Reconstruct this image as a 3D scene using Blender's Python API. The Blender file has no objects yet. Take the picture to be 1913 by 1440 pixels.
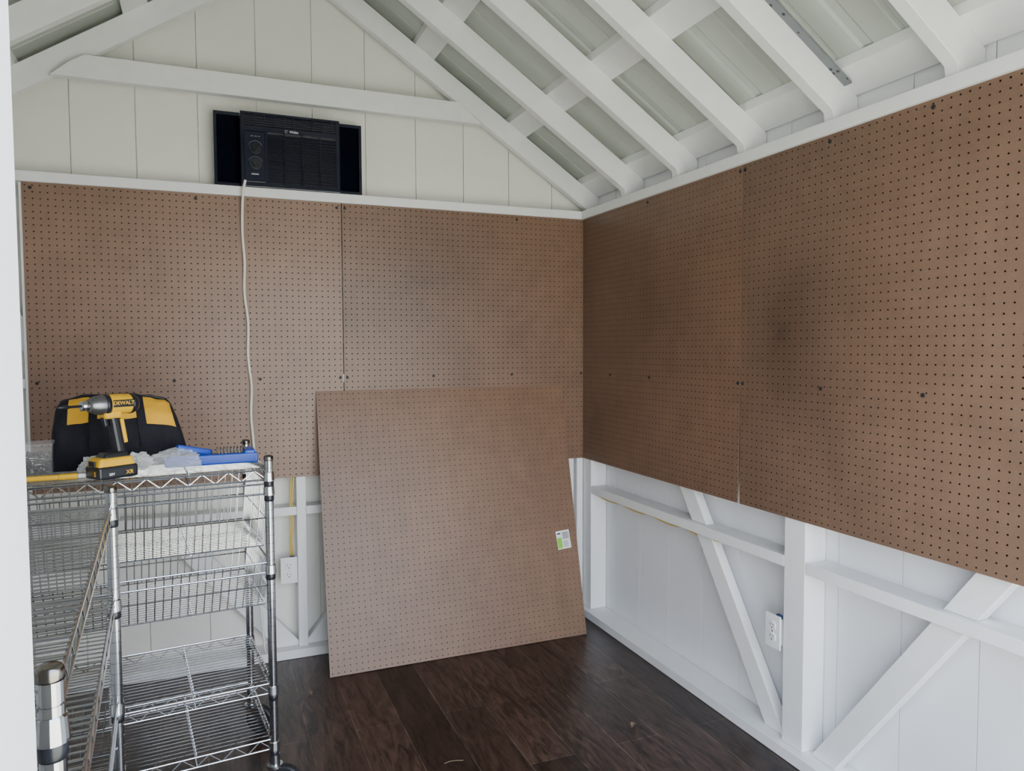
import bpy, bmesh, math, random
from mathutils import Vector, Matrix, noise
random.seed(4)
ZOOM = None
COL = bpy.context.scene.collection
CX, CY, CZ = -1.78, -3.389, 1.383
def W(x, y, z=0.0): return Vector((x+CX, y+CY, z))

# ---------------------------------------------------------------- materials
def nt(name):
    m = bpy.data.materials.new(name); m.use_nodes = True
    n = m.node_tree; b = n.nodes["Principled BSDF"]
    return m, n, b
def simple(name, col, rough=0.5, metal=0.0, bump=0.0, scale=60, var=0.06, alpha=1.0, stretch=None, spec=0.5):
    m, n, b = nt(name)
    tc = n.nodes.new("ShaderNodeTexCoord"); mp = n.nodes.new("ShaderNodeMapping")
    if stretch: mp.inputs["Scale"].default_value = stretch
    ns = n.nodes.new("ShaderNodeTexNoise"); ns.inputs["Scale"].default_value = scale; ns.inputs["Detail"].default_value = 4
    n.links.new(tc.outputs["Object"], mp.inputs[0]); n.links.new(mp.outputs[0], ns.inputs["Vector"])
    mx = n.nodes.new("ShaderNodeMix"); mx.data_type = 'RGBA'
    a = [max(0, c*(1-var)) for c in col[:3]]; c2 = [min(1, c*(1+var)) for c in col[:3]]
    mx.inputs[6].default_value = (*a, 1); mx.inputs[7].default_value = (*c2, 1)
    n.links.new(ns.outputs["Fac"], mx.inputs[0]); n.links.new(mx.outputs[2], b.inputs["Base Color"])
    b.inputs["Roughness"].default_value = rough; b.inputs["Metallic"].default_value = metal
    b.inputs["Specular IOR Level"].default_value = spec
    if alpha < 1: b.inputs["Alpha"].default_value = alpha
    if bump:
        bp = n.nodes.new("ShaderNodeBump"); bp.inputs["Strength"].default_value = bump; bp.inputs["Distance"].default_value = 0.002
        n.links.new(ns.outputs["Fac"], bp.inputs["Height"]); n.links.new(bp.outputs[0], b.inputs["Normal"])
    return m
PAINT = simple("white_paint", (0.79, 0.80, 0.82), 0.45, bump=0.25, scale=14, var=0.03)
LUMBER = simple("white_painted_lumber", (0.82, 0.82, 0.81), 0.5, bump=0.4, scale=25, var=0.05, stretch=(1, 1, 1))
BOUNCEPAINT = simple("white_paint_warm_bounce", (0.80, 0.79, 0.72), 0.5, bump=0.25, scale=12, var=0.03)  # same white paint as the other walls, warm bounced light put into the colour
METALROOF = simple("galvanised_roof_sheet", (0.50, 0.53, 0.485), 0.42, metal=0.10, scale=3, var=0.10)
CHROME = simple("chrome", (0.52, 0.53, 0.54), 0.16, metal=1.0, scale=30, var=0.03)
BLACK = simple("black_plastic", (0.012, 0.013, 0.018), 0.30, scale=40, var=0.1)
ACBLACK = simple("glossy_navy_black_plastic", (0.007, 0.010, 0.024), 0.12, scale=40, var=0.1, spec=0.7)
ACDARK = simple("matt_black_plastic", (0.005, 0.007, 0.014), 0.3, scale=40, var=0.1, spec=0.5)
RUBBER = simple("black_rubber", (0.015, 0.015, 0.017), 0.6)
YELLOW = simple("yellow_plastic", (0.80, 0.45, 0.01), 0.4)
YFABRIC = simple("yellow_fabric", (0.72, 0.38, 0.02), 0.8, bump=0.5, scale=300)
BFABRIC = simple("black_fabric", (0.012, 0.012, 0.018), 0.85, bump=0.6, scale=300, var=0.3, spec=0.3)
BLUE = simple("blue_plastic", (0.01, 0.07, 0.50), 0.35)
GUN = simple("gunmetal", (0.22, 0.22, 0.23), 0.35, metal=0.9)
CAPM = simple("dark_chrome_cap", (0.22, 0.20, 0.18), 0.22, metal=1.0)
CABLEW = simple("white_cable_sheath", (0.80, 0.77, 0.68), 0.45)
CABLEY = simple("yellow_cable_sheath", (0.70, 0.50, 0.10), 0.45)
WPLAST = simple("white_plastic", (0.85, 0.85, 0.84), 0.3, var=0.01)
PRINTW = simple("white_print", (0.85, 0.85, 0.85), 0.5, var=0.01)
PRINTG = simple("grey_print", (0.28, 0.29, 0.31), 0.5, var=0.01)
PRINTS = simple("silver_print", (0.55, 0.56, 0.58), 0.5, var=0.01)
PRINTB = simple("black_print", (0.02, 0.02, 0.02), 0.5, var=0.01)
GREEN = simple("green_print", (0.25, 0.60, 0.05), 0.5, var=0.02)
CLEAR = simple("clear_plastic", (0.85, 0.88, 0.90), 0.10, alpha=0.22, var=0.02)
MILKY = simple("milky_plastic", (0.70, 0.72, 0.73), 0.15, alpha=0.15, var=0.02)
WRAP = simple("white_translucent_wrap", (0.85, 0.86, 0.84), 0.35, alpha=0.65, var=0.03)
STEEL = simple("zinc_screws", (0.26, 0.25, 0.22), 0.4, metal=0.9, var=0.4)
LEAF = simple("dry_leaf", (0.20, 0.14, 0.08), 0.7, var=0.3)
NAVYBOX = simple("blue_junction_box", (0.02, 0.05, 0.14), 0.5)

def strap_mat():
    m, n, b = nt("galvanised_strap_with_print")
    tc = n.nodes.new("ShaderNodeTexCoord"); v = n.nodes.new("ShaderNodeTexVoronoi"); v.inputs["Scale"].default_value = 38
    n.links.new(tc.outputs["Object"], v.inputs["Vector"])
    r = n.nodes.new("ShaderNodeValToRGB"); r.color_ramp.elements[0].position = 0.18; r.color_ramp.elements[1].position = 0.24
    r.color_ramp.elements[0].color = (0.05, 0.05, 0.06, 1); r.color_ramp.elements[1].color = (0.22, 0.23, 0.25, 1)
    n.links.new(v.outputs["Distance"], r.inputs[0]); n.links.new(r.outputs[0], b.inputs["Base Color"])
    b.inputs["Metallic"].default_value = 0.5; b.inputs["Roughness"].default_value = 0.45
    return m
STRAP = strap_mat()

def peg_mat(name, base, seed, smudges=(), hr=0.105):
    m, n, b = nt(name)
    L = n.links; N = n.nodes
    tc = N.new("ShaderNodeTexCoord"); sp = N.new("ShaderNodeSeparateXYZ"); L.new(tc.outputs["Object"], sp.inputs[0])
    def M(op, a, bb=None, cl=False):
        k = N.new("ShaderNodeMath"); k.operation = op; k.use_clamp = cl
        for i, x in enumerate((a, bb)):
            if x is None: continue
            if isinstance(x, (int, float)): k.inputs[i].default_value = x
            else: L.new(x, k.inputs[i])
        return k.outputs[0]
    fx = M('SUBTRACT', M('FRACT', M('DIVIDE', sp.outputs[0], 0.0254)), 0.5)
    fz = M('SUBTRACT', M('FRACT', M('DIVIDE', sp.outputs[2], 0.0254)), 0.5)
    d = M('SQRT', M('ADD', M('MULTIPLY', fx, fx), M('MULTIPLY', fz, fz)))
    hole = M('LESS_THAN', d, hr)
    sn = N.new("ShaderNodeSeparateXYZ"); L.new(tc.outputs["Normal"], sn.inputs[0])
    face = M('GREATER_THAN', M('ABSOLUTE', sn.outputs[1]), 0.7)
    hole = M('MULTIPLY', hole, face)
    big = N.new("ShaderNodeTexNoise"); big.inputs["Scale"].default_value = 1.9; big.inputs["Detail"].default_value = 6; big.inputs["Roughness"].default_value = 0.65
    mp = N.new("ShaderNodeMapping"); mp.inputs["Location"].default_value = (seed, seed*2.3, seed*.7); L.new(tc.outputs["Object"], mp.inputs[0]); L.new(mp.outputs[0], big.inputs["Vector"])
    fine = N.new("ShaderNodeTexNoise"); fine.inputs["Scale"].default_value = 220; fine.inputs["Detail"].default_value = 3; L.new(mp.outputs[0], fine.inputs["Vector"])
    mott = N.new("ShaderNodeTexNoise"); mott.inputs["Scale"].default_value = 14; mott.inputs["Detail"].default_value = 5; L.new(mp.outputs[0], mott.inputs["Vector"])
    val = M('ADD', M('MULTIPLY', big.outputs["Fac"], 0.85), M('ADD', M('MULTIPLY', fine.outputs["Fac"], 0.40), M('MULTIPLY', mott.outputs["Fac"], 0.30)))
    val = M('ADD', val, 0.23)
    for (sx, sz, rad, amt) in smudges:
        dx = M('SUBTRACT', sp.outputs[0], sx); dz = M('MULTIPLY', M('SUBTRACT', sp.outputs[2], sz), 0.7)
        dd = M('SQRT', M('ADD', M('MULTIPLY', dx, dx), M('MULTIPLY', dz, dz)))
        k = M('SUBTRACT', 1.0, M('DIVIDE', dd, rad), True)
        k = M('MULTIPLY', M('MULTIPLY', k, k), M('MULTIPLY', mott.outputs["Fac"], amt*2))
        val = M('SUBTRACT', val, k)
    vm = N.new("ShaderNodeMix"); vm.data_type = 'RGBA'; vm.blend_type = 'MULTIPLY'; vm.inputs[0].default_value = 1
    vm.inputs[6].default_value = (*base, 1); L.new(val, vm.inputs[7])
    L.new(vm.outputs[2], b.inputs["Base Color"])
    b.inputs["Roughness"].default_value = 0.42
    bp = N.new("ShaderNodeBump"); bp.inputs["Strength"].default_value = 0.15; bp.inputs["Distance"].default_value = 0.001
    L.new(fine.outputs["Fac"], bp.inputs["Height"]); L.new(bp.outputs[0], b.inputs["Normal"])
    tr = N.new("ShaderNodeBsdfTransparent"); tr.inputs[0].default_value = (.42, .40, .38, 1); ms = N.new("ShaderNodeMixShader")  # tint dims the view through the holes, painting in the cavity's shade
    L.new(hole, ms.inputs[0]); L.new(b.outputs[0], ms.inputs[1]); L.new(tr.outputs[0], ms.inputs[2])
    L.new(ms.outputs[0], N["Material Output"].inputs[0])
    return m
PBASE = (0.178, 0.103, 0.066)

def floor_mat():
    m, n, b = nt("dark_wood_laminate"); L = n.links; N = n.nodes
    tc = N.new("ShaderNodeTexCoord"); mp = N.new("ShaderNodeMapping"); mp.inputs["Rotation"].default_value = (0, 0, math.pi/2)
    L.new(tc.outputs["Object"], mp.inputs[0])
    br = N.new("ShaderNodeTexBrick"); br.inputs["Scale"].default_value = 1; br.inputs["Brick Width"].default_value = 1.2
    br.inputs["Row Height"].default_value = 0.165; br.inputs["Mortar Size"].default_value = 0.0016; br.inputs["Mortar Smooth"].default_value = 0.1
    br.offset = 0.37
    br.inputs["Color1"].default_value = (0.022, 0.012, 0.009, 1); br.inputs["Color2"].default_value = (0.060, 0.034, 0.025, 1)
    br.inputs["Mortar"].default_value = (0.10, 0.075, 0.06, 1)
    L.new(mp.outputs[0], br.inputs["Vector"])
    st = N.new("ShaderNodeMapping"); st.inputs["Scale"].default_value = (7, 1.2, 1); L.new(tc.outputs["Object"], st.inputs[0])
    g = N.new("ShaderNodeTexNoise"); g.inputs["Scale"].default_value = 4; g.inputs["Detail"].default_value = 9; g.inputs["Distortion"].default_value = 1.8; g.inputs["Roughness"].default_value = .68
    L.new(st.outputs[0], g.inputs["Vector"])
    r = N.new("ShaderNodeValToRGB"); r.color_ramp.elements[0].position = 0.38; r.color_ramp.elements[1].position = 0.64
    r.color_ramp.elements[0].color = (0.30, 0.28, 0.27, 1); r.color_ramp.elements[1].color = (1.8, 1.75, 1.7, 1)
    L.new(g.outputs["Fac"], r.inputs[0])
    mx = N.new("ShaderNodeMix"); mx.data_type = 'RGBA'; mx.blend_type = 'MULTIPLY'; mx.inputs[0].default_value = 1
    L.new(br.outputs["Color"], mx.inputs[6]); L.new(r.outputs[0], mx.inputs[7]); L.new(mx.outputs[2], b.inputs["Base Color"])
    b.inputs["Roughness"].default_value = 0.34
    bp = N.new("ShaderNodeBump"); bp.inputs["Strength"].default_value = 0.35; bp.inputs["Distance"].default_value = 0.002
    L.new(g.outputs["Fac"], bp.inputs["Height"]); L.new(bp.outputs[0], b.inputs["Normal"])
    return m
FLOORM = floor_mat()

# ---------------------------------------------------------------- helpers
def finish(bm, name, mat, origin=(0, 0, 0), parent=None, smooth=False, **props):
    bmesh.ops.recalc_face_normals(bm, faces=bm.faces)
    o = Vector(origin)
    if o.length: bmesh.ops.translate(bm, verts=bm.verts, vec=-o)
    me = bpy.data.meshes.new(name); bm.to_mesh(me); bm.free()
    me.materials.append(mat)
    if smooth:
        for p in me.polygons: p.use_smooth = True
    ob = bpy.data.objects.new(name, me); COL.objects.link(ob); ob.location = o
    if parent: ob.parent = parent
    for k, v in props.items(): ob[k] = v
    return ob
def empty(name, loc, rotz=0, **props):
    e = bpy.data.objects.new(name, None); COL.objects.link(e); e.empty_display_size = 0.05
    e.location = loc; e.rotation_euler = (0, 0, rotz)
    for k, v in props.items(): e[k] = v
    return e
def abox(bm, x0, x1, y0, y1, z0, z1):
    vs = [bm.verts.new((x, y, z)) for x in (x0, x1) for y in (y0, y1) for z in (z0, z1)]
    for f in ((0, 1, 3, 2), (4, 6, 7, 5), (0, 4, 5, 1), (2, 3, 7, 6), (0, 2, 6, 4), (1, 5, 7, 3)):
        bm.faces.new([vs[i] for i in f])
def prism(bm, poly, axis, a0, a1):
    def P(p, q, a): return (p, a, q) if axis == 'y' else ((a, p, q) if axis == 'x' else (p, q, a))
    A = [bm.verts.new(P(p, q, a0)) for p, q in poly]; B = [bm.verts.new(P(p, q, a1)) for p, q in poly]
    bm.faces.new(A); bm.faces.new(B[::-1])
    n = len(poly)
    for i in range(n): bm.faces.new((A[i], A[(i+1) % n], B[(i+1) % n], B[i]))
def frame(d):
    d = d.normalized(); u = d.orthogonal().normalized() if abs(d.z) > .95 else Vector((0, 0, 1)).cross(d).normalized()
    return u, d.cross(u)
def cyl(bm, p0, p1, r, n=6, r2=None, caps=True):
    p0, p1 = Vector(p0), Vector(p1); r2 = r if r2 is None else r2
    u, v = frame(p1-p0)
    A = []; B = []
    for i in range(n):
        a = 2*math.pi*i/n; k = u*math.cos(a)+v*math.sin(a)
        A.append(bm.verts.new(p0+k*r)); B.append(bm.verts.new(p1+k*r2))
    for i in range(n): bm.faces.new((A[i], A[(i+1) % n], B[(i+1) % n], B[i]))
    if caps: bm.faces.new(A[::-1]); bm.faces.new(B)
def tube(bm, pts, r, n=8):
    pts = [Vector(p) for p in pts]; rings = []
    u = None
    for i, p in enumerate(pts):
        d = (pts[min(i+1, len(pts)-1)]-pts[max(i-1, 0)]).normalized()
        u = frame(d)[0] if u is None else (u-d*u.dot(d)).normalized()
        v = d.cross(u)
        rings.append([bm.verts.new(p+(u*math.cos(2*math.pi*k/n)+v*math.sin(2*math.pi*k/n))*r) for k in range(n)])
    for a, b in zip(rings, rings[1:]):
        for k in range(n): bm.faces.new((a[k], a[(k+1) % n], b[(k+1) % n], b[k]))
    bm.faces.new(rings[0][::-1]); bm.faces.new(rings[-1])
def lathe(bm, prof, n=20, center=(0, 0, 0)):
    c = Vector(center); rings = []
    for r, z in prof:
        rings.append([bm.verts.new(c+Vector((r*math.cos(2*math.pi*k/n), r*math.sin(2*math.pi*k/n), z))) for k in range(n)])
    for a, b in zip(rings, rings[1:]):
        for k in range(n): bm.faces.new((a[k], a[(k+1) % n], b[(k+1) % n], b[k]))
    bm.faces.new(rings[0][::-1]); bm.faces.new(rings[-1])
def rbox(name, size, loc, mat, bev=0.004, parent=None, rot=(0, 0, 0), seg=3, taper=None, **props):
    bm = bmesh.new(); sx, sy, sz = [s/2 for s in size]
    abox(bm, -sx, sx, -sy, sy, -sz, sz)
    if taper:
        for v in bm.verts:
            if v.co.z > 0: v.co.x = v.co.x*taper[0]; v.co.y = v.co.y*taper[1]
    if bev: bmesh.ops.bevel(bm, geom=bm.edges[:], offset=bev, segments=seg, profile=0.6, affect='EDGES')
    ob = finish(bm, name, mat, parent=parent, **props); ob.location = loc; ob.rotation_euler = rot
    return ob
def text(name, body, size, mat, parent, loc, rot, ext=0.0004, **props):
    cu = bpy.data.curves.new(name, 'FONT'); cu.body = body; cu.size = size; cu.extrude = ext; cu.align_x = 'CENTER'; cu.align_y = 'CENTER'
    cu.offset = size*.015
    t = bpy.data.objects.new(name, cu); COL.objects.link(t)
    bpy.context.view_layer.update()
    me = bpy.data.meshes.new_from_object(t); bpy.data.objects.remove(t)
    me.materials.clear(); me.materials.append(mat)
    ob = bpy.data.objects.new(name, me); COL.objects.link(ob); ob.parent = parent; ob.location = loc; ob.rotation_euler = rot
    for k, v in props.items(): ob[k] = v
    return ob

# ---------------------------------------------------------------- shell
AP = -1.426; SL = 0.66; ZA = 3.040
def zb(x): return ZA-SL*abs(x-AP)
RT = 0.107; PT = 0.034
GX = -2.044; GS = 0.2385
def strips(bm, a0, a1, g0, gs, f):
    k = math.floor((a0-g0)/gs); p = a0
    while p < a1-1e-6:
        q = min(a1, g0+(k+1)*gs)
        if q-p > 0.006: f(p+0.0018, q-0.0018)
        p = q; k += 1
bm = bmesh.new()
def bs(lo, hi):
    pts = [lo]+([AP] if lo < AP < hi else [])+[hi]
    poly = [(lo, -0.12), (hi, -0.12)]+[(x, zb(x)+RT+PT) for x in reversed(pts)]
    prism(bm, poly, 'y', 0.09, 0.102)
strips(bm, -2.94, 0.09, GX, GS, bs)
prism(bm, [(-2.95, -.12), (0.10, -.12), (0.10, zb(.1)+RT+PT), (AP, ZA+RT+PT), (-2.95, zb(-2.95)+RT+PT)], 'y', 0.0995, 0.115)
finish(bm, "wall_back", BOUNCEPAINT, kind="structure", label="white painted grooved board gable wall")
WT = 2.184
bm = bmesh.new()
strips(bm, -2.99, 0.09, -0.17, GS, lambda lo, hi: abox(bm, 0.09, 0.102, lo, hi, -0.12, WT-.005))
abox(bm, 0.0995, 0.115, -2.99, 0.115, -0.12, WT-.01)
finish(bm, "wall_right", PAINT, kind="structure", label="white painted grooved board side wall")
bm = bmesh.new()
strips(bm, -2.99, 0.09, -0.17, GS, lambda lo, hi: abox(bm, -2.952, -2.94, lo, hi, -0.12, WT-.005))
abox(bm, -2.965, -2.9495, -2.99, 0.115, -0.12, WT-.01)
finish(bm, "wall_left", PAINT, kind="structure", label="white painted grooved board side wall")
DX0, DX1, DZ = -1.878, -0.10, 2.03
bm = bmesh.new()
prism(bm, [(-2.94, -.12), (DX0, -.12), (DX0, zb(DX0)+RT+PT), (-2.94, zb(-2.94)+RT+PT)], 'y', -2.99, -2.90)
prism(bm, [(DX1, -.12), (.09, -.12), (.09, zb(.09)+RT+PT), (DX1, zb(DX1)+RT+PT)], 'y', -2.99, -2.90)
prism(bm, [(DX0, DZ), (DX1, DZ), (DX1, zb(DX1)+RT+PT), (AP, ZA+RT+PT), (DX0, zb(DX0)+RT+PT)], 'y', -2.99, -2.90)
finish(bm, "wall_front", PAINT, kind="structure", label="white painted wall around the open doorway")
bm = bmesh.new(); abox(bm, -2.94, 0.09, -2.99, 0.09, -0.06, 0.0)
finish(bm, "floor", FLOORM, kind="structure", label="dark brown wood-look laminate plank floor")
bm = bmesh.new()
ys = []
y = 0.25
while y > -3.25:
    ys += [(y, 0), (y-0.062, .0), (y-.068, .0035), (y-.078, .0035), (y-.084, 0), (y-0.16, 0), (y-0.170, 0.007), (y-0.198, 0.007), (y-0.208, 0)]
    y -= 0.2286
def rz(x): return zb(x)+RT+PT+0.001
prev = None
for yy, h in ys:
    row = [bm.verts.new((x, yy, rz(x)+h)) for x in (-3.12, AP, 0.27)]
    if prev:
        for i in range(2): bm.faces.new((prev[i], prev[i+1], row[i+1], row[i]))
    prev = row
finish(bm, "ceiling", METALROOF, kind="structure", label="ribbed grey-green galvanised metal roof sheets")

tn = [0]
def lumber(kindname, label, build, mat=LUMBER):
    bm = bmesh.new(); build(bm)
    tn[0] += 1
    xs = [v.co.copy() for v in bm.verts]; c = sum(xs, Vector())/len(xs)
    bmesh.ops.recalc_face_normals(bm, faces=bm.faces)
    bmesh.ops.bevel(bm, geom=bm.edges[:], offset=0.0012, segments=1, affect='EDGES')
    return finish(bm, "trim_%d" % tn[0], mat, origin=c, kind="structure", label=label)
ry = [0.0, -0.43, -0.835, -1.24, -1.645, -2.05, -2.455, -2.86]
for i, y in enumerate(ry):
    for s in (1, -1):
        dz = 0.0 if i == 0 else -0.008
        x1 = AP+s*1.514; x0 = AP+s*0.022
        if i == 0: poly = [(x0, zb(x0)), (x1, zb(x1)), (x1, zb(x1)+RT), (x0, zb(x0)+RT)]
        else:
            xk = AP+s*(1.412)
            poly = [(x0, zb(x0)+dz), (xk, zb(xk)+dz), (xk+s*.006, 2.0715), (x1, 2.0715), (x1, zb(x1)+RT), (x0, zb(x0)+RT)]
        lumber("rafter", "white painted timber roof rafter", lambda b: prism(b, poly, 'y', y, y+0.038))
lumber("ridge", "white painted timber ridge board", lambda b: abox(b, AP-.019, AP+.019, -2.88, 0.07, ZA-.03, ZA+RT))
for s in (1, -1):
    for xd in (1.462, 1.065, 0.60, 0.13):
        xc = AP+s*xd; h = 0.045
        poly = [(xc-h, zb(xc-h)+RT), (xc+h, zb(xc+h)+RT), (xc+h, zb(xc+h)+RT+PT), (xc-h, zb(xc-h)+RT+PT)]
        lumber("purlin", "white painted roof purlin above the rafters", lambda b: prism(b, poly, 'y', -2.98, 0.088))
zt = 2.440
poly = [(AP-0.90, zt), (AP+0.865, zt), (AP+0.79, zt+.060), (AP+0.75, zt+.090), (AP-0.78, zt+.090), (AP-0.83, zt+.060)]
lumber("tie", "white painted horizontal tie beam across the gable", lambda b: prism(b, poly, 'y', -0.038, -0.001))
PZ0, PZ1 = 2.030, 2.070
lumber("plate", "white painted top ledge above the pegboard", lambda b: abox(b, -2.94, -0.021, -0.020, 0.088, PZ0, PZ1))
lumber("plate", "white painted top ledge above the pegboard", lambda b: abox(b, -0.020, 0.088, -2.89, 0.088, PZ0, PZ1))
lumber("plate", "white painted bottom plate along the floor", lambda b: abox(b, -2.94, -0.031, -0.030, 0.088, 0.001, 0.04))
lumber("plate", "white painted bottom plate along the floor", lambda b: abox(b, -0.030, 0.088, -2.89, 0.088, 0.001, 0.04))
lumber("plate", "white painted bottom plate along the floor", lambda b: abox(b, -2.94, -2.83, -2.89, -0.032, 0.001, 0.04))
PB = 0.041; PTp = 2.029
lumber("post", "white painted corner post", lambda b: abox(b, 0.0, 0.088, -0.085, 0.0, PB, PTp))
lumber("stud", "white painted wall stud", lambda b: abox(b, -0.095, -0.055, 0.0, 0.088, PB, PTp))
lumber("stud", "white painted wall stud", lambda b: abox(b, -0.036, -0.001, 0.001, 0.088, PB, PTp))
lumber("stud", "white painted wall stud beside the outlet", lambda b: abox(b, -1.437, -1.397, 0.0, 0.088, PB, PTp))
lumber("stud", "white painted wall stud", lambda b: abox(b, -2.45, -2.41, 0.0, 0.088, PB, PTp))
lumber("stud", "white painted wall stud", lambda b: abox(b, -2.85, -2.81, 0.0, 0.088, PB, PTp))
lumber("post", "white painted wall post between two diagonal braces", lambda b: abox(b, 0.0, 0.088, -1.548, -1.455, PB, PTp))
lumber("post", "white painted wall post near the doorway", lambda b: abox(b, 0.0, 0.088, -2.89, -2.80, PB, PTp))
for yy in (-0.9, -1.9, -2.8):
    lumber("stud", "white painted wall stud", lambda b: abox(b, -2.938, -2.85, yy, yy+.04, PB, PTp))
for z in (0.64, 1.23):
    lumber("girt", "white painted horizontal wall girt", lambda b: abox(b, 0.0, 0.088, -1.453, -0.087, z, z+.038))
    lumber("girt", "white painted horizontal wall girt", lambda b: abox(b, 0.0, 0.088, -2.798, -1.550, z, z+.038))
    for a, c in ((-2.809, -2.451), (-2.409, -1.438), (-1.396, -0.096)):
        lumber("girt", "white painted horizontal wall girt", lambda b: abox(b, a, c, 0.0, 0.088, z, z+.038))
def brace(axis, p0, p1, w, a0, a1, zlo, zhi):
    (h0, z0), (h1, z1) = p0, p1
    L = math.hypot(h1-h0, z1-z0); nz = L/abs(z1-z0)*w/2
    def hx(z): return h0+(h1-h0)*(z-z0)/(z1-z0)
    poly = [(hx(zlo)-nz, zlo), (hx(zlo)+nz, zlo), (hx(zhi)+nz, zhi), (hx(zhi)-nz, zhi)]
    lumber("brace", "white painted diagonal wall brace", lambda b: prism(b, poly, axis, a0, a1))
for (p0, p1) in (((-1.395, .041), (-0.86, .815)), ((-1.615, .041), (-2.17, .82))):
    brace('x', p0, p1, .078, .022, .060, .041, .639)
    brace('x', p0, p1, .078, .022, .060, .679, 1.10)
for (p0, p1) in (((-1.36, .041), (-0.86, .64)), ((-1.475, .041), (-1.98, .64))):
    brace('y', p0, p1, .085, .022, .060, .041, .639)
brace('y', (-2.50, 1.50), (-2.80, 1.9), .085, .022, .060, 1.3, 2.02)
lumber("jamb", "white painted door jamb", lambda b: abox(b, DX0-.09, DX0+.0005, -3.01, -2.991, -.1, 2.0), PAINT)
bm = bmesh.new()
x0, x1 = -0.80, 0.03
prism(bm, [(x0, zb(x0)+RT-.012), (x1, zb(x1)+RT-.012), (x1, zb(x1)+RT-.006), (x0, zb(x0)+RT-.006)], 'y', -1.674, -1.646)
finish(bm, "metal_strap", STRAP, label="grey galvanised metal strap with dark print beside a roof rafter", category="metal strap")

# ---------------------------------------------------------------- pegboards
PS = 1.2192
def pegboard(loc, rot, label, smud, seed, screws, base=PBASE, skew=0.0, bow=0.0, hr=.105):
    bm = bmesh.new()
    n = 16
    g = {}
    for side, yy in ((0, 0.0), (1, -0.0045)):
        for i in range(n+1):
            for j in range(n+1):
                x = PS*i/n; z = PS*j/n
                xx = x+(skew*max(0, 1-z/(PS*.42))**1.3 if i == n else 0)
                g[side, i, j] = bm.verts.new((min(max(xx, .0015), PS-.0015) if not skew else xx, yy-bow*math.sin(math.pi*j/n)*math.sin(math.pi*i/n), z))
    for i in range(n):
        for j in range(n):
            bm.faces.new((g[1, i, j], g[1, i+1, j], g[1, i+1, j+1], g[1, i, j+1]))
            bm.faces.new((g[0, i, j], g[0, i, j+1], g[0, i+1, j+1], g[0, i+1, j]))
    for i in range(n):
        for j in (0, n): bm.faces.new((g[0, i, j], g[0, i+1, j], g[1, i+1, j], g[1, i, j]))
        for k in (0, n): bm.faces.new((g[0, k, i], g[0, k, i+1], g[1, k, i+1], g[1, k, i]))
    ob = finish(bm, "pegboard", peg_mat("brown_hardboard_%d" % int(seed), base, seed, smud, hr), label=label, category="pegboard",
                group="brown perforated hardboard panels")
    ob.location = loc; ob.rotation_euler = rot
    for (x, z) in screws:
        b2 = bmesh.new(); cyl(b2, (0, 0, 0), (0, -0.003, 0), 0.0065, 12, 0.0055); cyl(b2, (0, -.003, 0), (0, -.0036, 0), 0.003, 6)
        s = finish(b2, "screw", RUBBER, parent=ob); s.location = (x, -0.0045, z)
    return ob
PZ = 0.812
mid = 0.438; top = PS-.022
pegboard((-2*PS-.002, -0.001, PZ), (0, 0, 0), "brown hardboard pegboard screwed beside the hanging cord", [], 1,
         [(.03, top), (.62, top), (PS-.02, top), (.03, mid), (.52, mid), (.86, mid), (PS-.015, mid)], base=(.232, .140, .094))  # lighter base paints in the bright doorway sheen on this panel
pegboard((-PS-.001, -0.001, PZ), (0, 0, 0), "brown hardboard pegboard with dark smudges in the wall corner", [(.38, .85, .45, .30), (.55, .5, .6, .2), (.02, .7, .12, .3)], 2,
         [(.015, top), (.85, top), (.015, mid), (.42, mid), (.82, mid), (PS-.015, mid)], base=(.190, .110, .070))
pegboard((-0.001, -0.008, PZ), (0, 0, -math.pi/2), "brown hardboard pegboard on the side wall next to the corner", [(.6, .75, .5, .12)], 3,
         [(.60, top), (PS-.012, top), (.28, mid), (.62, mid), (PS-.012, mid)], skew=-0.011)
pegboard((-0.001, -PS-.0095, PZ), (0, 0, -math.pi/2), "brown hardboard pegboard with a faint dark stain on the side wall", [(.20, .62, .25, .30), (.35, .75, .6, .15)], 4,
         [(.012, top), (.40, top), (.75, top), (.012, mid), (.38, mid), (.74, mid)], base=(.160, .096, .063))
lean = math.asin(0.275/PS)
p = W(0.434, 3.105, 0.0015)
leaner = pegboard(p, (-lean, 0, math.radians(0.3)), "loose brown hardboard pegboard leaning against the wall on the floor", [], 5, [], base=(0.190, 0.108, 0.066), hr=.085)
st = rbox("price_sticker", (.072, .0006, .088), (PS-.075, -.0049, .455), PRINTW, 0, parent=leaner, rot=(0, math.radians(-4), 0), label="white and green printed barcode sticker")
rbox("green_panel", (.026, .0004, .050), (-.022, -.0005, -.014), GREEN, 0, parent=st)
bm = bmesh.new()
x = -.004
while x < .030:
    w = random.choice((.0006, .001, .0016)); abox(bm, x, x+w, -.0007, -.0003, .002, .036); x += w+random.choice((.0008, .0014))
for k in range(5): abox(bm, -.004, .026-.006*(k % 2), -.0007, -.0003, -.010-k*.006, -.008-k*.006)
abox(bm, -.030, -.012, -.0007, -.0003, .028, .034)
finish(bm, "barcode", PRINTB, parent=st)

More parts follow.
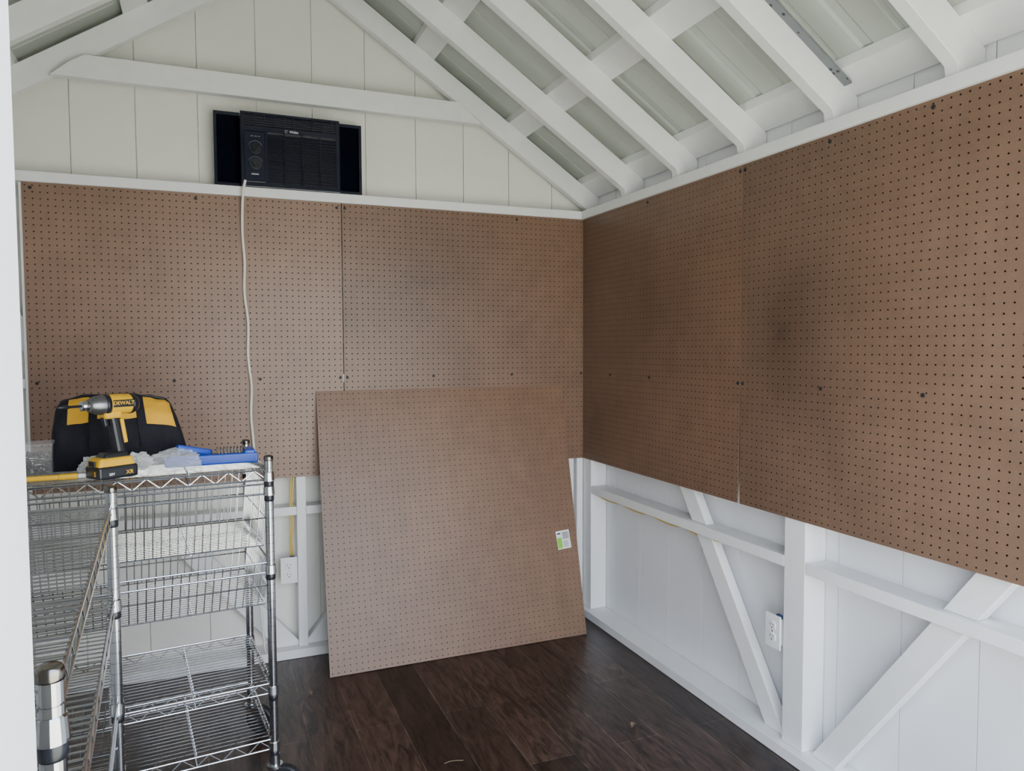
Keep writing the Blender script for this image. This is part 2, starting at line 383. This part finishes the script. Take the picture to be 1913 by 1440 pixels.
# ---------------------------------------------------------------- air conditioner
ac = empty("air_conditioner", (-1.435, 0.0, PZ1+.001), label="black window air conditioner mounted in the gable above the pegboard", category="air conditioner")
ACW, ACH = .62, .312
F = -.041
rbox("body", (.41, .115, ACH-.004), (.0, .0295, ACH/2), ACDARK, .008, ac)
bm = bmesh.new()
abox(bm, -.205, .205, F, -.020, .0, .014); abox(bm, -.205, .205, F, -.020, .300, .309)
abox(bm, -.205, -.192, F, -.020, .014, .300); abox(bm, .190, .205, F, -.020, .014, .300)
abox(bm, -.192, .190, F, -.020, .230, .250); abox(bm, -.108, -.098, F, -.020, .014, .230)
finish(bm, "front_bezel", ACBLACK, parent=ac)
for s in (-1, 1):
    bm = bmesh.new()
    xa, xb = (.206, .298)
    n = 12; pts = []
    for i in range(n+1):
        x = xa+(xb-xa)*i/n; pts.append((x, .016 if i % 2 else .034))
    poly = pts+[(xb, .06), (xa, .06)]
    prism(bm, [(s*a, b) for a, b in poly], 'z', .016, ACH-.014)
    finish(bm, "side_panel", ACBLACK, parent=ac)
    bm = bmesh.new()
    abox(bm, *sorted((s*.206, s*.310)), .004, .05, ACH-.014, ACH)
    abox(bm, *sorted((s*.206, s*.310)), .004, .05, 0, .016)
    abox(bm, *sorted((s*.298, s*.310)), .004, .05, .016, ACH-.014)
    finish(bm, "side_frame", ACBLACK, parent=ac)
bm = bmesh.new()
for k in range(17):
    z = .022+k*.0122
    prism(bm, [(F-.004, z), (F-.004, z+.0035), (F+.018, z+.010), (F+.018, z+.0065)], 'x', -.098, .190)
for x in (-.03, .045, .12): abox(bm, x, x+.003, F-.003, F+.010, .014, .230)
finish(bm, "louvre_grille", ACBLACK, parent=ac)
bm = bmesh.new()
for k in range(5):
    z = .254+k*.0095
    abox(bm, -.190, .188, F-.003, F+.016, z, z+.0035)
for k in range(9): abox(bm, -.15+k*.04, -.147+k*.04, F-.001, F+.010, .250, .300)
finish(bm, "upper_grille", ACBLACK, parent=ac)
rbox("control_panel", (.082, .022, .212), (-.150, F+.010, .122), ACBLACK, .002, ac)
for z in (.160, .095):
    bm = bmesh.new(); cyl(bm, (-.147, F-.001, z), (-.147, F-.006, z), .024, 28); cyl(bm, (-.147, F-.006, z), (-.147, F-.020, z), .016, 28, .014)
    abox(bm, -.150, -.144, F-.024, F-.019, z-.014, z+.014)
    kn = finish(bm, "control_knob", BLACK, parent=ac)
    bm = bmesh.new()
    tube(bm, [(-.147+.029*math.sin(math.radians(a)), F-.0012, z+.029*math.cos(math.radians(a))) for a in range(-70, 71, 10)], .0006, 5)
    finish(bm, "knob_marking", PRINTG, parent=ac)
text("brand_lettering", "Midea", .015, PRINTS, ac, (.012, F-.0008, .240), (math.pi/2, 0, 0))
bm = bmesh.new()
tube(bm, [(-.019+.0055*math.cos(a), F-.0008, .240+.0055*math.sin(a)) for a in [math.radians(20+15*i) for i in range(20)]], .0009, 6)
finish(bm, "brand_emblem", PRINTS, parent=ac)
text("dial_lettering", "OFF  LOW  HI", .006, PRINTG, ac, (-.147, F-.0012, .208), (math.pi/2, 0, 0), .0001)
rbox("drip_sticker", (.030, .0008, .006), (-.150, F-.0014, .050), PRINTG, 0, ac)
pts = []
ctrl = [(-.190, -.046, .02), (-.198, -.05, -.02), (-.203, -.03, -.08), (-.205, -.016, -.2), (-.199, -.016, -.32), (-.202, -.014, -.45), (-.190, -.018, -.58),
        (-.193, -.014, -.72), (-.182, -.018, -.85), (-.186, -.014, -.98), (-.178, -.020, -1.12), (-.180, -.018, -1.24), (-.178, -.012, -1.35), (-.176, -.012, -1.55), (-.17, -.04, -1.75), (-.15, -.045, -2.02)]
V = [Vector(c) for c in ctrl]
for i in range(len(V)-1):
    a, b, c, d = V[max(i-1, 0)], V[i], V[i+1], V[min(i+2, len(V)-1)]
    for k in range(6):
        t = k/6; pts.append(.5*((2*b)+(c-a)*t+(2*a-5*b+4*c-d)*t*t+(3*b-a-3*c+d)*t**3))
pts.append(V[-1])
bm = bmesh.new(); tube(bm, pts, .0056, 10)
finish(bm, "power_cord", CABLEW, parent=ac, smooth=True, label="long white power cord")

# ---------------------------------------------------------------- outlets and cables
def outlet(loc, rotz, label):
    e = empty("electrical_outlet", loc, rotz, label=label, category="electrical outlet")
    rbox("junction_box", (.056, .050, .090), (0, .026, 0), WPLAST, .003, e)
    rbox("box_tab", (.020, .014, .014), (.016, .010, .0535), NAVYBOX, .002, e)
    rbox("cover_plate", (.072, .006, .117), (0, -.002, 0), WPLAST, .002, e)
    for s in (-1, 1):
        bm = bmesh.new(); cyl(bm, (0, -.004, s*.020), (0, -.008, s*.020), .0165, 24, .016)
        r = finish(bm, "receptacle", WPLAST, parent=e)
        bm = bmesh.new()
        abox(bm, -.0075, -.0055, -.0086, -.0079, s*.020+.000, s*.020+.009); abox(bm, .0055, .0075, -.0086, -.0079, s*.020+.001, s*.020+.008)
        cyl(bm, (0, -.0079, s*.020-.007), (0, -.0086, s*.020-.007), .0026, 10)
        finish(bm, "slots", PRINTB, parent=e)
    bm = bmesh.new(); cyl(bm, (0, -.004, 0), (0, -.006, 0), .003, 10); finish(bm, "plate_screw", CHROME, parent=e)
    return e
outlet((-1.476, -0.003, 0.395), 0, "white duplex outlet fixed beside a wall stud under the pegboard")
outlet((-0.003, -1.412, 0.405), -math.pi/2, "white duplex outlet with blue tab beside the wall post")
for k, dx in enumerate((0, .011)):
    bm = bmesh.new()
    tube(bm, [(-1.452+dx*.8-.008, .015+.006*k, 1.0), (-1.450+dx-.008, .012, .80), (-1.456+dx*.6-.008, .010, .70), (-1.450+dx-.012, .012, .60), (-1.457+dx*.5-.01, .012, .52), (-1.466+dx, .020, .444)], .0034, 8)
    finish(bm, "electrical_cable", CABLEY, smooth=True, label="yellow electrical cable running down a wall stud to the outlet", category="cable", group="yellow cables above the outlet")
bm = bmesh.new()
tube(bm, [(.03, -.09+(-1.05)*i/24, .632-.010*abs(math.sin(i*.55))) for i in range(24)], .0030, 8)
finish(bm, "electrical_cable", CABLEY, smooth=True, label="thin yellow electrical cable under the side wall girt", category="cable")

# ---------------------------------------------------------------- wire racks
def wires_shelf(w, d):
    bm = bmesh.new(); m = .006
    for z, r in ((0, .003), (-.030, .003)):
        for a, b in (((m, 0), (w-m, 0)), ((m, d), (w-m, d)), ((0, m), (0, d-m)), ((w, m), (w, d-m))):
            cyl(bm, (*a, z), (*b, z), r, 8)
    def zig(p, q):
        p, q = Vector(p), Vector(q); L = (q-p).length; n = max(2, int(L/.036)); n += n % 2
        for i in range(n):
            a = p.lerp(q, i/n); b = p.lerp(q, (i+1)/n)
            a.z = 0 if i % 2 else -.030; b.z = -.030 if i % 2 else 0
            cyl(bm, a, b, .0018, 5)
    zig((m, 0, 0), (w-m, 0, 0)); zig((m, d, 0), (w-m, d, 0)); zig((0, m, 0), (0, d-m, 0)); zig((w, m, 0), (w, d-m, 0))
    n = int(round(d/.0225))
    for i in range(1, n): cyl(bm, (0, d*i/n, .003), (w, d*i/n, .003), .0017, 5)
    k = max(2, int(round(w/.22)))
    for i in range(1, k):
        x = w*i/k; cyl(bm, (x, 0, -.001), (x, d, -.001), .0028, 6); cyl(bm, (x, 0, -.026), (x, d, -.026), .0024, 6)
    return bm
def wires_basket(w, d, h):
    bm = bmesh.new(); i2 = .016
    for z, r in ((0, .003), (-.030, .003)):
        for a, b in (((0, 0), (w, 0)), ((0, d), (w, d)), ((0, 0), (0, d)), ((w, 0), (w, d))):
            cyl(bm, (*a, z), (*b, z), r, 8)
    for f in (.55, 1.0):
        z = -h*f; e = i2*f
        for a, b in (((e, e), (w-e, e)), ((e, d-e), (w-e, d-e)), ((e, e), (e, d-e)), ((w-e, e), (w-e, d-e))):
            cyl(bm, (*a, z), (*b, z), .0022, 6)
    n = int(round(w/.0225))
    for i in range(1, n):
        x = w*i/n; xb = i2+(w-2*i2)*i/n
        cyl(bm, (x, 0, 0), (xb, i2, -h), .0018, 5); cyl(bm, (x, d, 0), (xb, d-i2, -h), .0018, 5)
    n = int(round(d/.0225))
    for i in range(1, n):
        y = d*i/n; yb = i2+(d-2*i2)*i/n
        cyl(bm, (0, y, 0), (i2, yb, -h), .0018, 5); cyl(bm, (w, y, 0), (w-i2, yb, -h), .0018, 5)
        cyl(bm, (i2, yb, -h), (w-i2, yb, -h), .0017, 5)
    for i in (1, 2, 3): cyl(bm, (w*i/4, i2, -h-.003), (w*i/4, d-i2, -h-.003), .0024, 6)
    return bm
def post_mesh(h0, h1):
    prof = [(.0112, h0), (.0127, h0+.001)]; z = h0+.0254
    while z < h1-.01:
        prof += [(.0127, z-.0012), (.0116, z-.0008), (.0116, z+.0008), (.0127, z+.0012)]; z += .0254
    prof += [(.0127, h1)]
    bm = bmesh.new(); lathe(bm, prof, 18); return bm
def rack(loc, rotz, w, d, levels, ptop, label):
    e = empty("wire_shelf_rack", loc, rotz, label=label, category="wire rack")
    for kind, z, h in levels:
        bm = wires_shelf(w, d) if kind == "shelf" else wires_basket(w, d, h)
        o = finish(bm, kind if kind == "basket" else "shelf", CHROME, parent=e); o.location = (0, 0, z)
    for (x, y) in ((0, 0), (w, 0), (0, d), (w, d)):
        p = finish(post_mesh(.135, ptop), "post", CHROME, parent=e, smooth=False); p.location = (x, y, 0)
        bm = bmesh.new(); lathe(bm, [(.0135, ptop-.012), (.0140, ptop-.010), (.0140, ptop-.002), (.0125, ptop+.002), (.009, ptop+.004), (.001, ptop+.0045)], 20)
        finish(bm, "post_cap", CAPM, parent=p, smooth=True)
        for kind, z, h in levels:
            bm = bmesh.new(); lathe(bm, [(.0135, z-.036), (.0165, z-.034), (.0165, z-.031), (.0148, z-.008), (.0136, z-.006)], 20)
            finish(bm, "collar", CHROME, parent=p, smooth=False)
            bm = bmesh.new(); lathe(bm, [(.0130, z-.052), (.0143, z-.049), (.0143, z-.036), (.0130, z-.034)], 20)
            finish(bm, "sleeve", BLACK, parent=p, smooth=True)
        bm = bmesh.new(); cyl(bm, (0, 0, .105), (0, 0, .137), .016, 16); cyl(bm, (0, 0, .098), (0, 0, .106), .024, 20)
        for s in (-1, 1):
            prism(bm, [(-.016, .10), (.020, .10), (.040, .05), (.030, .042), (-.004, .07)], 'x', s*.016, s*.018)
        cyl(bm, (-.022, .033, .052), (.022, .033, .052), .005, 10)
        c = finish(bm, "caster", CHROME, parent=e); c.location = (x, y, 0); c.rotation_euler = (0, 0, random.uniform(-2.4, -.8))
        bm = bmesh.new()
        rings = []
        for hw, r in ((-.012, .03), (-.013, .046), (-.009, .051), (.009, .051), (.013, .046), (.012, .03)):
            rings.append([bm.verts.new((hw, .033+r*math.cos(2*math.pi*k/28), .052+r*math.sin(2*math.pi*k/28))) for k in range(28)])
        for a, b in zip(rings, rings[1:]):
            for k in range(28): bm.faces.new((a[k], a[(k+1) % 28], b[(k+1) % 28], b[k]))
        bm.faces.new(rings[0][::-1]); bm.faces.new(rings[-1])
        finish(bm, "wheel", RUBBER, parent=c, smooth=False)
    return e
R1 = math.radians(6); w1, d1 = .88, .44
A = Vector((.156, 2.33)); ox = A-Vector((math.cos(R1), math.sin(R1)))*w1
SZ = 1.018
rack1 = rack(W(ox.x, ox.y, 0), R1, w1, d1, [("shelf", SZ, 0), ("basket", .975, .19), ("basket", .735, .13), ("shelf", .36, 0), ("shelf", .185, 0)], 1.058,
             "chrome wire shelf rack on casters holding tools, near the wall")
R2 = math.radians(3.4); w2, d2 = .43, 1.089
D = Vector((-.158, .858)); ox2 = D-Vector((math.cos(R2), math.sin(R2)))*w2
rack(W(ox2.x, ox2.y, 0), R2, w2, d2, [("shelf", 1.018, 0), ("shelf", .80, 0), ("basket", .55, .12), ("shelf", .185, 0)], 1.06,
     "empty chrome wire shelf rack beside the doorway")

# ---------------------------------------------------------------- tools on the rack
TZ = SZ+.0055
def on_shelf(x, y): return W(x, y, TZ)
bag = empty("tool_bag", on_shelf(-.281, 2.60), math.radians(4), label="black and yellow fabric tool bag on the wire rack", category="tool bag")
def bagS(s, t, off=0.0):
    L = .158
    end = max(0, 1-abs(s)**12)**.5
    hgt = (.212-.016*max(0, s)**2-.016*max(0, -s)**3)*(.70+.30*end); wid = (.088)*(.55+.45*end)
    a = math.pi*t
    cx = -math.cos(a); sz = math.sin(a)
    y = math.copysign(abs(cx)**.5, cx)*wid*(1.0-.45*sz**3)
    z = abs(sz)**.45*hgt
    x = s*L*(1.0+.08*(1-z/.22)+(.28*(1-z/.22) if s > 0 else 0))
    k = 1-.65*min(1, max(0, z/.2))
    n = (noise.noise(Vector((x*13, y*13, z*13)))*.018+noise.noise(Vector((x*30, y*30, z*22)))*.012)*k+abs(noise.noise(Vector((x*22+5, y*9, z*50))))*.008
    o = Vector((0, cx, sz+.01)).normalized()
    p = Vector((x, y, z))+o*(n+off)
    p.z = max(p.z, 0.0)
    return p
def patch(s0, s1, t0, t1, ns, ntt, off, closed=False):
    bm = bmesh.new(); G = [[bm.verts.new(bagS(s0+(s1-s0)*i/ns, t0+(t1-t0)*j/ntt, off)) for j in range(ntt+1)] for i in range(ns+1)]
    for i in range(ns):
        for j in range(ntt): bm.faces.new((G[i][j], G[i+1][j], G[i+1][j+1], G[i][j+1]))
    if closed:
        bm.faces.new(G[0]); bm.faces.new(G[-1][::-1])
        bm.faces.new([G[i][0] for i in range(ns+1)]+[G[i][-1] for i in range(ns, -1, -1)])
    return bm
finish(patch(-1, 1, 0, 1, 80, 44, 0, True), "bag_body", BFABRIC, parent=bag, smooth=True)
finish(patch(-.74, -.40, .13, .40, 14, 14, .003), "yellow_panel", YFABRIC, parent=bag, smooth=True)
finish(patch(.50, .93, .11, .42, 14, 14, .003), "yellow_panel", YFABRIC, parent=bag, smooth=True)
finish(patch(-.26, .36, .15, .38, 14, 10, .003), "yellow_panel", YFABRIC, parent=bag, smooth=True)
finish(patch(.37, .49, .02, .44, 6, 20, .007), "carry_strap", BFABRIC, parent=bag, smooth=True)
finish(patch(-.39, -.27, .02, .44, 6, 20, .007), "carry_strap", BFABRIC, parent=bag, smooth=True)
bm = bmesh.new(); tube(bm, [bagS(-.9+1.8*i/20, .5, .001) for i in range(21)], .004, 8); finish(bm, "zipper", BLACK, parent=bag, smooth=True)
bm = bmesh.new()
tube(bm, [(-.05, -.04, .188), (-.045, -.05, .204), (-.02, -.048, .212), (.03, -.046, .213), (.058, -.05, .204), (.062, -.04, .188)], .007, 8); finish(bm, "bag_handle", BFABRIC, parent=bag, smooth=True)

dr = empty("cordless_drill", on_shelf(-.262, 2.335), math.radians(180+34), label="yellow and black cordless impact driver standing on its battery", category="drill")
rbox("battery", (.112, .074, .036), (.0, 0, .018), BLACK, .008, dr)
rbox("battery_cover", (.106, .070, .026), (.002, 0, .046), YELLOW, .008, dr, taper=(.86, .88))
rbox("battery_latch", (.004, .030, .014), (.0545, 0, .044), BLACK, .001, dr)
rbox("handle_foot", (.080, .052, .016), (-.004, 0, .064), BLACK, .006, dr, taper=(.7, .8))
rbox("handle", (.032, .032, .115), (-.014, 0, .120), BLACK, .012, dr, rot=(0, math.radians(9), 0))
rbox("handle_inlay", (.012, .034, .070), (-.029, 0, .130), YELLOW, .004, dr, rot=(0, math.radians(9), 0))
rbox("trigger", (.014, .016, .030), (.016, 0, .158), BLACK, .005, dr, rot=(0, math.radians(12), 0))
rbox("neck", (.050, .038, .030), (.0, 0, .180), YELLOW, .010, dr)
def lx(name, prof, z, mat, n=24):
    bm = bmesh.new(); rings = []
    for x, r in prof:
        rings.append([bm.verts.new((x, r*math.cos(2*math.pi*k/n), z+r*math.sin(2*math.pi*k/n))) for k in range(n)])
    for a, b in zip(rings, rings[1:]):
        for k in range(n): bm.faces.new((a[k], a[(k+1) % n], b[(k+1) % n], b[k]))
    bm.faces.new(rings[0][::-1]); bm.faces.new(rings[-1])
    return finish(bm, name, mat, parent=dr, smooth=True)
BZ = .205
lx("motor_housing", [(-.070, .012), (-.068, .024), (-.060, .0275), (-.02, .0285), (.012, .028), (.020, .026)], BZ, YELLOW)
lx("rear_cap", [(-.075, .008), (-.074, .020), (-.066, .026), (-.058, .0290), (-.052, .0290)], BZ, BLACK)
lx("nose", [(.012, .0285), (.022, .0285), (.040, .026), (.055, .020), (.060, .017)], BZ, GUN)
lx("rubber_ring", [(.008, .0298), (.016, .0302), (.020, .0292)], BZ, BLACK)
lx("bit_collar", [(.058, .012), (.062, .0135), (.078, .0135), (.080, .010)], BZ, CHROME)
lx("screw_bit", [(.078, .0035), (.108, .0035), (.110, .0048), (.135, .0048), (.140, .002)], BZ, BLACK, 8)
for s, rz_ in ((1, math.pi), (-1, 0)):
    rbox("housing_label", (.058, .002, .020), (-.024, s*.0280, BZ+.003), BLACK, .0008, dr)
    text("brand_lettering", "DEWALT", .0145, YELLOW, dr, (-.024, s*.0294, BZ+.004), (math.pi/2, 0, rz_))
    text("model_lettering", "XR", .016, YELLOW, dr, (-.030, s*.0374, .015), (math.pi/2, 0, rz_))
    text("voltage_lettering", "20V", .010, PRINTW, dr, (.020, s*.0374, .014), (math.pi/2, 0, rz_))
text("charge_lettering", "5", .018, YELLOW, dr, (.0565, .018, .016), (math.pi/2, 0, math.pi/2))

ctp = on_shelf(-.500, 2.445)
ct = empty("storage_box", ctp, math.radians(6), label="translucent plastic box full of screws on the wire rack", category="storage box")
bm = bmesh.new(); sx, sy, sz = .075, .048, .085
abox(bm, -sx, sx, -sy, sy, 0, sz)
bm.faces.ensure_lookup_table()
topf = [f for f in bm.faces if all(abs(v.co.z-sz) < 1e-6 for v in f.verts)]
bmesh.ops.delete(bm, geom=topf, context='FACES_ONLY')
bmesh.ops.bevel(bm, geom=[e for e in bm.edges if len(e.link_faces) == 2], offset=.008, segments=3, affect='EDGES')
finish(bm, "tub", MILKY, parent=ct, smooth=True)
rbox("lid", (.158, .102, .010), (0, 0, sz+.006), MILKY, .004, ct)
bm = bmesh.new()
for i in range(650):
    c = Vector((random.uniform(-.058, .058), random.uniform(-.034, .034), random.uniform(.006, .060)))
    dd = Vector((random.gauss(0, 1), random.gauss(0, 1), random.gauss(0, .6))).normalized()*.012
    a, b = c-dd, c+dd
    a.z = max(a.z, .004); b.z = max(b.z, .004)
    cyl(bm, a, b, .0018, 5); cyl(bm, b, b+dd*.12, .0036, 6)
sc = finish(bm, "screws", STEEL, kind="stuff", label="loose zinc screws piled inside the plastic box", category="screws")
sc.location = ctp; sc.rotation_euler = (0, 0, math.radians(6))

yt = empty("scraper_tool", on_shelf(-.425, 2.335), math.radians(4), label="yellow handled hand tool lying on the wire rack", category="hand tool")
rbox("handle", (.17, .022, .014), (-.05, 0, .009), YELLOW, .006, yt)
rbox("grip_end", (.05, .026, .016), (.055, 0, .009), YELLOW, .0075, yt)
rbox("white_band", (.024, .018, .012), (.090, 0, .009), WPLAST, .004, yt)

bt = empty("plastic_clamp", on_shelf(-.002, 2.49), math.radians(2), label="blue plastic clamp tool lying on the wire rack", category="clamp")
S = 1.22
rbox("base_bar", (.22*S, .022, .032), (0, -.034, .017), BLUE, .006, bt)
rbox("base_bar", (.17*S, .020, .024), (.01, .034, .013), BLUE, .005, bt)
rbox("cross_bar", (.026, .085, .036), (-.085*S, 0, .019), BLUE, .006, bt)
rbox("cross_bar", (.034, .085, .042), (.090*S, 0, .022), BLUE, .008, bt)
rbox("cross_bar", (.022, .070, .026), (.010, 0, .014), BLUE, .005, bt)
bm = bmesh.new()
for i in range(9): abox(bm, .015+i*.010, .019+i*.010, -.02, .02, .022, .048)
abox(bm, .010, .105, -.022, .022, .014, .023)
finish(bm, "bristle_block", BLACK, parent=bt)
rbox("cross_handle", (.11, .018, .022), (-.050, .0, .044), BLUE, .007, bt, rot=(0, math.radians(14), math.radians(20)))

def crumple(name, loc, size, mat, label, cat, seed, rot=0):
    bm = bmesh.new(); bmesh.ops.create_icosphere(bm, subdivisions=4, radius=1)
    for v in bm.verts:
        p = v.co.copy()
        n = noise.noise(p*1.7+Vector((seed, 0, 0)))*.45+noise.noise(p*4+Vector((0, seed, 0)))*.28+abs(noise.noise(p*7+Vector((0, 0, seed))))*.30
        p *= 1+n
        v.co = Vector((p.x*size[0]/2, p.y*size[1]/2, (p.z*.8+.8)*size[2]/2))
        v.co.z = max(v.co.z, 0)
    ob = finish(bm, name, mat, smooth=False, label=label, category=cat)
    ob.location = loc; ob.rotation_euler = (0, 0, rot); return ob
crumple("plastic_bag", on_shelf(-.115, 2.365), (.15, .075, .075), CLEAR, "crumpled clear plastic bag on the wire rack", "plastic bag", 3.1, .25)
crumple("plastic_wrap", on_shelf(-.205, 2.445), (.065, .045, .060), WRAP, "crumpled white plastic packaging beside the drill", "packaging", 7.7, .1)
crumple("plastic_wrap", on_shelf(-.325, 2.435), (.06, .045, .055), WRAP, "crumpled white plastic packaging behind the drill", "packaging", 12.2, .4)

def leaf(x, y, r, s, lab):
    bm = bmesh.new(); ns = 8; L = []; Rr = []; C = []
    for i in range(ns+1):
        t = i/ns; w = math.sin(math.pi*t)**.8*.35*s+.0004; z = .002+.006*math.sin(math.pi*t)+.001
        C.append(bm.verts.new((s*(t-.5), 0, z-.002))); L.append(bm.verts.new((s*(t-.5), w, z+.003))); Rr.append(bm.verts.new((s*(t-.5), -w, z+.004)))
    for i in range(ns):
        bm.faces.new((C[i], C[i+1], L[i+1], L[i])); bm.faces.new((C[i], Rr[i], Rr[i+1], C[i+1]))
    o = finish(bm, "dry_leaf", LEAF, label=lab, category="leaf"); o.location = W(x, y, .001); o.rotation_euler = (0, 0, r)
leaf(1.40, 2.27, .6, .032, "small dry brown leaf on the dark floor")
leaf(.34, 2.98, 2.0, .026, "small dry brown leaf on the dark floor near the rack")
bm = bmesh.new(); tube(bm, [(-.03, 0, .002), (-.01, .004, .003), (.012, .002, .002), (.035, -.006, .002)], .0012, 6)
o = finish(bm, "twig", LEAF, label="thin dry twig on the dark floor", category="twig"); o.location = W(.72, 2.30, .001)

bm = bmesh.new(); abox(bm, -15, 15, -25, 10, -.30, -.13)
finish(bm, "ground", simple("pale_gravel_and_grass", (0.50, 0.48, 0.38), 0.9, scale=3, var=.2), kind="structure", label="pale gravel and grass ground outside the doorway")

# ---------------------------------------------------------------- lights, world, camera
w = bpy.data.worlds.new("World"); bpy.context.scene.world = w; w.use_nodes = True
n = w.node_tree; bg = n.nodes["Background"]
tc = n.nodes.new("ShaderNodeTexCoord"); sp = n.nodes.new("ShaderNodeSeparateXYZ"); n.links.new(tc.outputs["Generated"], sp.inputs[0])
r = n.nodes.new("ShaderNodeValToRGB"); r.color_ramp.elements[0].position = 0.0; r.color_ramp.elements[1].position = 0.7
r.color_ramp.elements[0].color = (0.94, 0.96, 1.0, 1); r.color_ramp.elements[1].color = (0.55, 0.72, 1.0, 1)
n.links.new(sp.outputs[2], r.inputs[0]); n.links.new(r.outputs[0], bg.inputs[0]); bg.inputs[1].default_value = 8.8
sd = bpy.data.lights.new("sun", 'SUN'); sd.energy = 32; sd.angle = .01; sd.color = (1, .95, .86)
so = bpy.data.objects.new("sun", sd); COL.objects.link(so)
so.rotation_euler = Vector((-.75, -.25, -.9)).to_track_quat('-Z', 'Y').to_euler(); so.location = (5, 0, 8)
pd = bpy.data.lights.new("doorway_portal", 'AREA'); pd.shape = 'RECTANGLE'; pd.size = DX1-DX0; pd.size_y = DZ; pd.cycles.is_portal = True
po = bpy.data.objects.new("doorway_portal", pd); COL.objects.link(po)
po.location = ((DX0+DX1)/2, -2.995, DZ/2); po.rotation_euler = (math.radians(90), 0, 0)

cam = bpy.data.cameras.new("Camera"); co = bpy.data.objects.new("Camera", cam); COL.objects.link(co)
cam.sensor_width = 36; cam.lens = 1381/1913*36; cam.clip_start = .02
R = Matrix.Rotation(math.radians(-22.2), 4, 'Z') @ Matrix.Rotation(math.radians(90-2.94), 4, 'X') @ Matrix.Rotation(math.radians(-.23), 4, 'Z')
co.matrix_world = Matrix.Translation((CX, CY, CZ)) @ R
bpy.context.scene.camera = co
if ZOOM:
    z, sx, sy = ZOOM; cam.lens *= z; cam.shift_x = sx; cam.shift_y = sy
